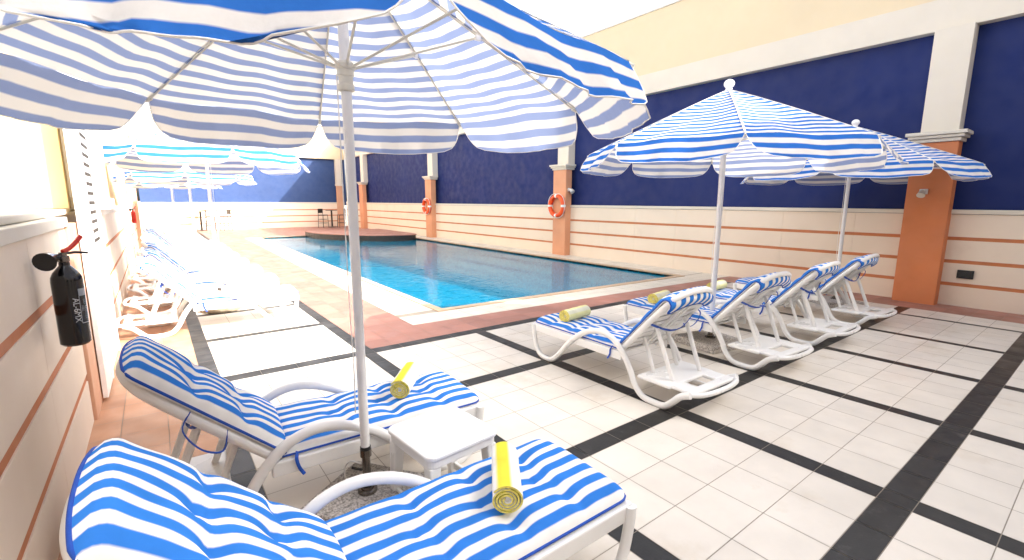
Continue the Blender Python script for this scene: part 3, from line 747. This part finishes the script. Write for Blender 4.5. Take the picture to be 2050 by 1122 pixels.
# ------------------------------------------------------------------ towels
def towel(loc, rz, label, m='towel', length=.34, R=.062):
    e = empty('rolled_towel', loc, rz); tag(e, label, 'towel', 'rolled towels on the loungers')
    th = .0095; turns = R/th*.62
    n = 150; sp = []; arc = [0]
    for i in range(n+1):
        a = 2*PI*turns*i/n; r = .012+(R-.012)*i/n
        sp.append((r*math.cos(a+2.2)*(1+.03*math.sin(2*a)), r*math.sin(a+2.2)*.94))
        if i: arc.append(arc[-1]+math.hypot(sp[i][0]-sp[i-1][0], sp[i][1]-sp[i-1][1]))
    h = th*.42; inn = []; out = []
    for i in range(n+1):
        a = Vector(sp[max(i-1,0)]); b = Vector(sp[min(i+1,n)]); t = (b-a).normalized(); nn_ = Vector((t.y,-t.x)); p = Vector(sp[i])
        out.append(p+nn_*h); inn.append(p-nn_*h)
    mb = MB(); NL = 16; T = arc[-1]
    def row(ring, y, bul=0):
        return [(q.x, y+.002*math.sin(i*.31), q.y) for i, q in enumerate(ring)]
    ys = [-length/2+length*k/NL for k in range(NL+1)]
    wob = lambda y, i: 1+.015*math.sin(y*50+i*.2)
    rows = [[(q.x*wob(y,i), y, q.y*wob(y,i)) for i, q in enumerate(out)] for y in ys]
    uv = [[((T-arc[i])+.03, y) for i in range(n+1)] for y in ys]
    mb.grid(rows, uv)
    rows2 = [[(q.x*wob(y,i), y, q.y*wob(y,i)) for i, q in enumerate(inn)][::-1] for y in ys]
    mb.grid(rows2, [u[::-1] for u in uv])
    body = mb.build('towel_roll', M[m], e, smooth=True)
    for y, flip in ((-length/2-.0005, False),(length/2+.0005, True)):
        a = [(q.x*wob(y,i), y, q.y*wob(y,i)) for i, q in enumerate(out)]; b = [(q.x*wob(y,i), y, q.y*wob(y,i)) for i, q in enumerate(inn)]
        ends = MB(); ends.grid([a,b] if not flip else [b,a])
        ends.build('rolled_edge', M['towel_edge'], body)
    MB().tube([(0,-length/2+.012,0),(0,length/2-.012,0)], R*.5, 16).build('core', M['white_cloth'], body, smooth='auto')
    return e
M['towel_edge'] = mat('towel_edge_cloth', (.78,.66,.14), .95, var=.25, vscale=60, bump=.5, bscale=200)
SZ = .462
towel((1.07,1.455,SZ), math.radians(-34), 'yellow and white rolled towel on the lounger nearest the camera')
towel((1.19,2.70,SZ), math.radians(-38), 'yellow and white rolled towel on the lounger behind the white side table')
for x, rz, lb in ((3.37,-82,'yellow rolled towel on the foot of the nearest right-hand lounger'),(4.80,-80,'yellow rolled towel on the second right-hand lounger'),(6.10,-84,'yellow rolled towel on the third right-hand lounger')):
    towel((x,3.36,SZ-.005), math.radians(rz+0), lb, 'yellow_towel', .36, .066)

# ------------------------------------------------------------------ white side table
def table(loc, rz, label):
    e = empty('side_table', loc, rz); tag(e, label, 'table')
    h = .215; r = .05; pts = []
    for (cx_, cy_, a0) in ((h-r,h-r,0),(-h+r,h-r,90),(-h+r,-h+r,180),(h-r,-h+r,270)):
        for k in range(7):
            a = math.radians(a0+15*k); pts.append((cx_+r*math.cos(a), cy_+r*math.sin(a)))
    MB().prism(pts, .405, .43).build('table_top', M['plastic'], e, bevel=.008, seg=3)
    MB().prism([(x*.955,y*.955) for x,y in pts], .365, .4045).build('apron', M['plastic'], e, bevel=.004)
    for sx in (-1,1):
        for sy in (-1,1):
            mb = MB(); a = h-.045
            top_ = [(sx*(a-.032),sy*(a-.032)),(sx*(a+.03),sy*(a-.032)),(sx*(a+.03),sy*(a+.03)),(sx*(a-.032),sy*(a+.03))]
            if sx*sy < 0: top_ = top_[::-1]
            i = len(mb.v)
            mb.v += [(x*1.08,y*1.08,0) for x,y in [(sx*(a-.018),sy*(a-.018)),(sx*(a+.022),sy*(a-.018)),(sx*(a+.022),sy*(a+.022)),(sx*(a-.018),sy*(a+.022))][::(-1 if sx*sy<0 else 1)]]+[(x,y,.3645) for x,y in top_]
            for f in ((3,2,1,0),(4,5,6,7),(0,1,5,4),(1,2,6,5),(2,3,7,6),(3,0,4,7)): mb.f.append(tuple(i+q for q in f))
            mb.build('leg', M['plastic'], e, bevel=.007)
    for sx in (-1,1): MB().box(sx*.185-.009, sx*.185+.009, -.16, .16, .06, .10).build('crossbar', M['plastic'], e, bevel=.004)
    return e
table((1.085,2.03,0), math.radians(5), 'small square white plastic side table between the two near loungers')

# ------------------------------------------------------------------ fire extinguishers
def extinguisher(loc, rz, label, paint, writing=False, s=1):
    e = empty('fire_extinguisher', loc, rz, s); tag(e, label, 'fire extinguisher')
    R = .062
    body = MB().lathe([(.0,.0),(.05,.0),(R,.012),(R,.33),(R*.97,.35),(R*.8,.375),(.03,.40),(.022,.41),(.022,.425)], 36).build('cylinder', paint, e, smooth='auto')
    MB().lathe([(.02,.426),(.024,.43),(.024,.455),(.016,.46),(.016,.475)], 18).build('valve', M['chrome'], e, smooth='auto')
    MB().tube(catmull([(.0,.0,.478),(.03,.03,.492),(.06,.05,.52),(.085,.065,.55)],4), .008, 8, r2=.012, up=(0,0,1)).build('handle', M['red_paint'], e, smooth='auto')
    MB().tube([(.0,.0,.468),(.05,.035,.47),(.10,.06,.462)], .007, 8).build('lever', M['black'], e, smooth='auto')
    # short discharge horn pointing at the viewer
    hm = MB().tube([(.0,.0,.455),(-.03,-.02,.456),(-.055,-.045,.45),(-.075,-.085,.44)], [.012,.016,.034,.046], 20)
    hm.build('horn', M['black_paint'], e, smooth='auto')
    MB().box(-.05,-.0,.055,.115,.30,.33).build('wall_bracket', M['chrome'], e)
    if writing:
        def wrap(mb, name, m):
            mb.build(name, m, body)
        # label panel: grey header, framed text block
        def patch(a0, a1, z0, z1, m, rr, name):
            mb = MB(); n = 8
            rows = [[((R+rr)*math.cos(math.radians(a0+(a1-a0)*k/n)), (R+rr)*math.sin(math.radians(a0+(a1-a0)*k/n)), z) for k in range(n+1)] for z in (z0,z1)]
            mb.grid(rows); return mb.build(name, m, body)
        patch(-62,-20,.255,.292,M['label_grey'],.0008,'label')
        for a in (-62.5,-20.5): patch(a,a+1.6,.115,.255,M['label_white'],.0009,'label_border')
        patch(-62,-20,.114,.117,M['label_white'],.0011,'label_border')
        def text(txt, size, ang, z, m):
            cu = bpy.data.curves.new('lettering','FONT'); cu.body = txt; cu.size = size; cu.align_x = 'CENTER'; cu.align_y = 'CENTER'
            to = bpy.data.objects.new('lettering', cu); COL.objects.link(to)
            dg = bpy.context.evaluated_depsgraph_get(); me = bpy.data.meshes.new_from_object(to.evaluated_get(dg))
            bpy.data.objects.remove(to)
            for v in me.vertices:
                # text runs downward; its height wraps round the can
                tx, ty = v.co.x, v.co.y; a = math.radians(ang)+ty/R
                v.co = ((R+.0012)*math.cos(a), (R+.0012)*math.sin(a), z-tx)
            me.materials.clear(); me.materials.append(m)
            o = bpy.data.objects.new('lettering', me); COL.objects.link(o); o.parent = body
        text('AL-6MX', .036, -76, .185, M['label_white'])
        for q, (t_, zz) in enumerate((('FIRE', .19),('DRY POWDER', .185),('6 KG', .185))): text(t_, .016, -53+q*12, zz, M['label_grey'])
    return e
extinguisher((-.385,3.22,.865), math.radians(12), 'black fire extinguisher hung on the low left wall', M['black_paint'], True, 1.0)
extinguisher((-.40,14.6,1.05), 0, 'small red fire extinguisher on the far left wall above the loungers', M['red_paint'], False, .72)

# ------------------------------------------------------------------ white louvred shutter on the left wall
e = empty('louvred_shutter', (-.47,4.75,0)); tag(e, 'tall white louvred shutter standing against the left wall past the parapet', 'shutter')
M['slot'] = mat('slot_shade', (.03,.022,.015), .8)
MB().box(0,.035,.05,.55,.03,2.9).build('panel', M['white_metal'], e, bevel=.004)
MB().box(0,.042,.552,.60,.03,2.9).build('stile', M['white_metal'], e, bevel=.004)
MB().box(0,.042,1.55,1.60,.03,2.9).build('stile', M['white_metal'], e, bevel=.004)
MB().box(0,.02,.602,1.548,.03,2.9).build('louvre_panel', M['white_metal'], e)
for k in range(16): MB().box(.012,.024,.72,1.36,1.22+.085*k,1.25+.085*k).build('louvre_gap_shade', M['slot'], e)  # dark strips on the surface, painting the shade in the louvre gaps
# ------------------------------------------------------------------ far bar stools and tables
def stool(loc, rz, label):
    e = empty('bar_stool', loc, rz); tag(e, label, 'stool', 'dark bar stools at the far end')
    MB().box(-.2,.2,-.2,.2,.72,.77).build('seat', M['black'], e, bevel=.015)
    MB().box(-.2,-.17,-.19,.19,.86,1.12).build('backrest', M['black'], e, bevel=.012)
    for sx in (-1,1):
        for sy in (-1,1):
            top = 1.1 if sx < 0 else .72
            MB().tube([(sx*.21,sy*.2,0),(sx*.185,sy*.18,.72)]+([(sx*.19,sy*.18,1.1)] if sx < 0 else []), .015, 8).build('leg', M['black'], e)
    for z in (.28,.5):
        mb = MB(); q = .2
        for a, b_ in (((-q,-q),(q,-q)),((q,-q),(q,q)),((q,q),(-q,q)),((-q,q),(-q,-q))): mb.tube([(a[0],a[1],z),(b_[0],b_[1],z)], .011, 6)
        mb.build('footrest', M['black'], e)
    return e
s0 = stool((2.35,29.6,0), math.radians(0), 'dark bar stool in the sun, drawn up to the small table at the far wall')
def st2(loc, rz, lb):
    c = copy_tree(s0); c.location = loc; c.rotation_euler = (0,0,rz); c['label'] = lb
st2((3.02,29.3,0), math.radians(200), 'dark bar stool standing alone in the sun at the far wall')
st2((8.0,29.2,0), math.radians(-60), 'dark bar stool in the shade left of the far bar table')
st2((9.0,28.9,0), math.radians(180), 'dark bar stool in the shade right of the far bar table')
def bar_table(loc, label, m):
    e = empty('bar_table', loc); tag(e, label, 'table', 'high bar tables at the far end')
    MB().lathe([(.0,1.0),(.33,1.0),(.34,1.01),(.34,1.03),(.0,1.035)], 28).build('table_top', m, e, smooth='auto')
    MB().tube([(0,0,.03),(0,0,1.0)], .05, 12).build('post', M['black'], e, smooth='auto')
    MB().lathe([(.0,.0),(.24,.0),(.24,.02),(.05,.05)], 24).build('foot', M['black'], e, smooth='auto')
bar_table((1.95,29.9,0), 'high round table beside the sunlit bar stool', M['wood'])
bar_table((8.55,29.35,0), 'high round dark table between the shaded bar stools', M['black'])
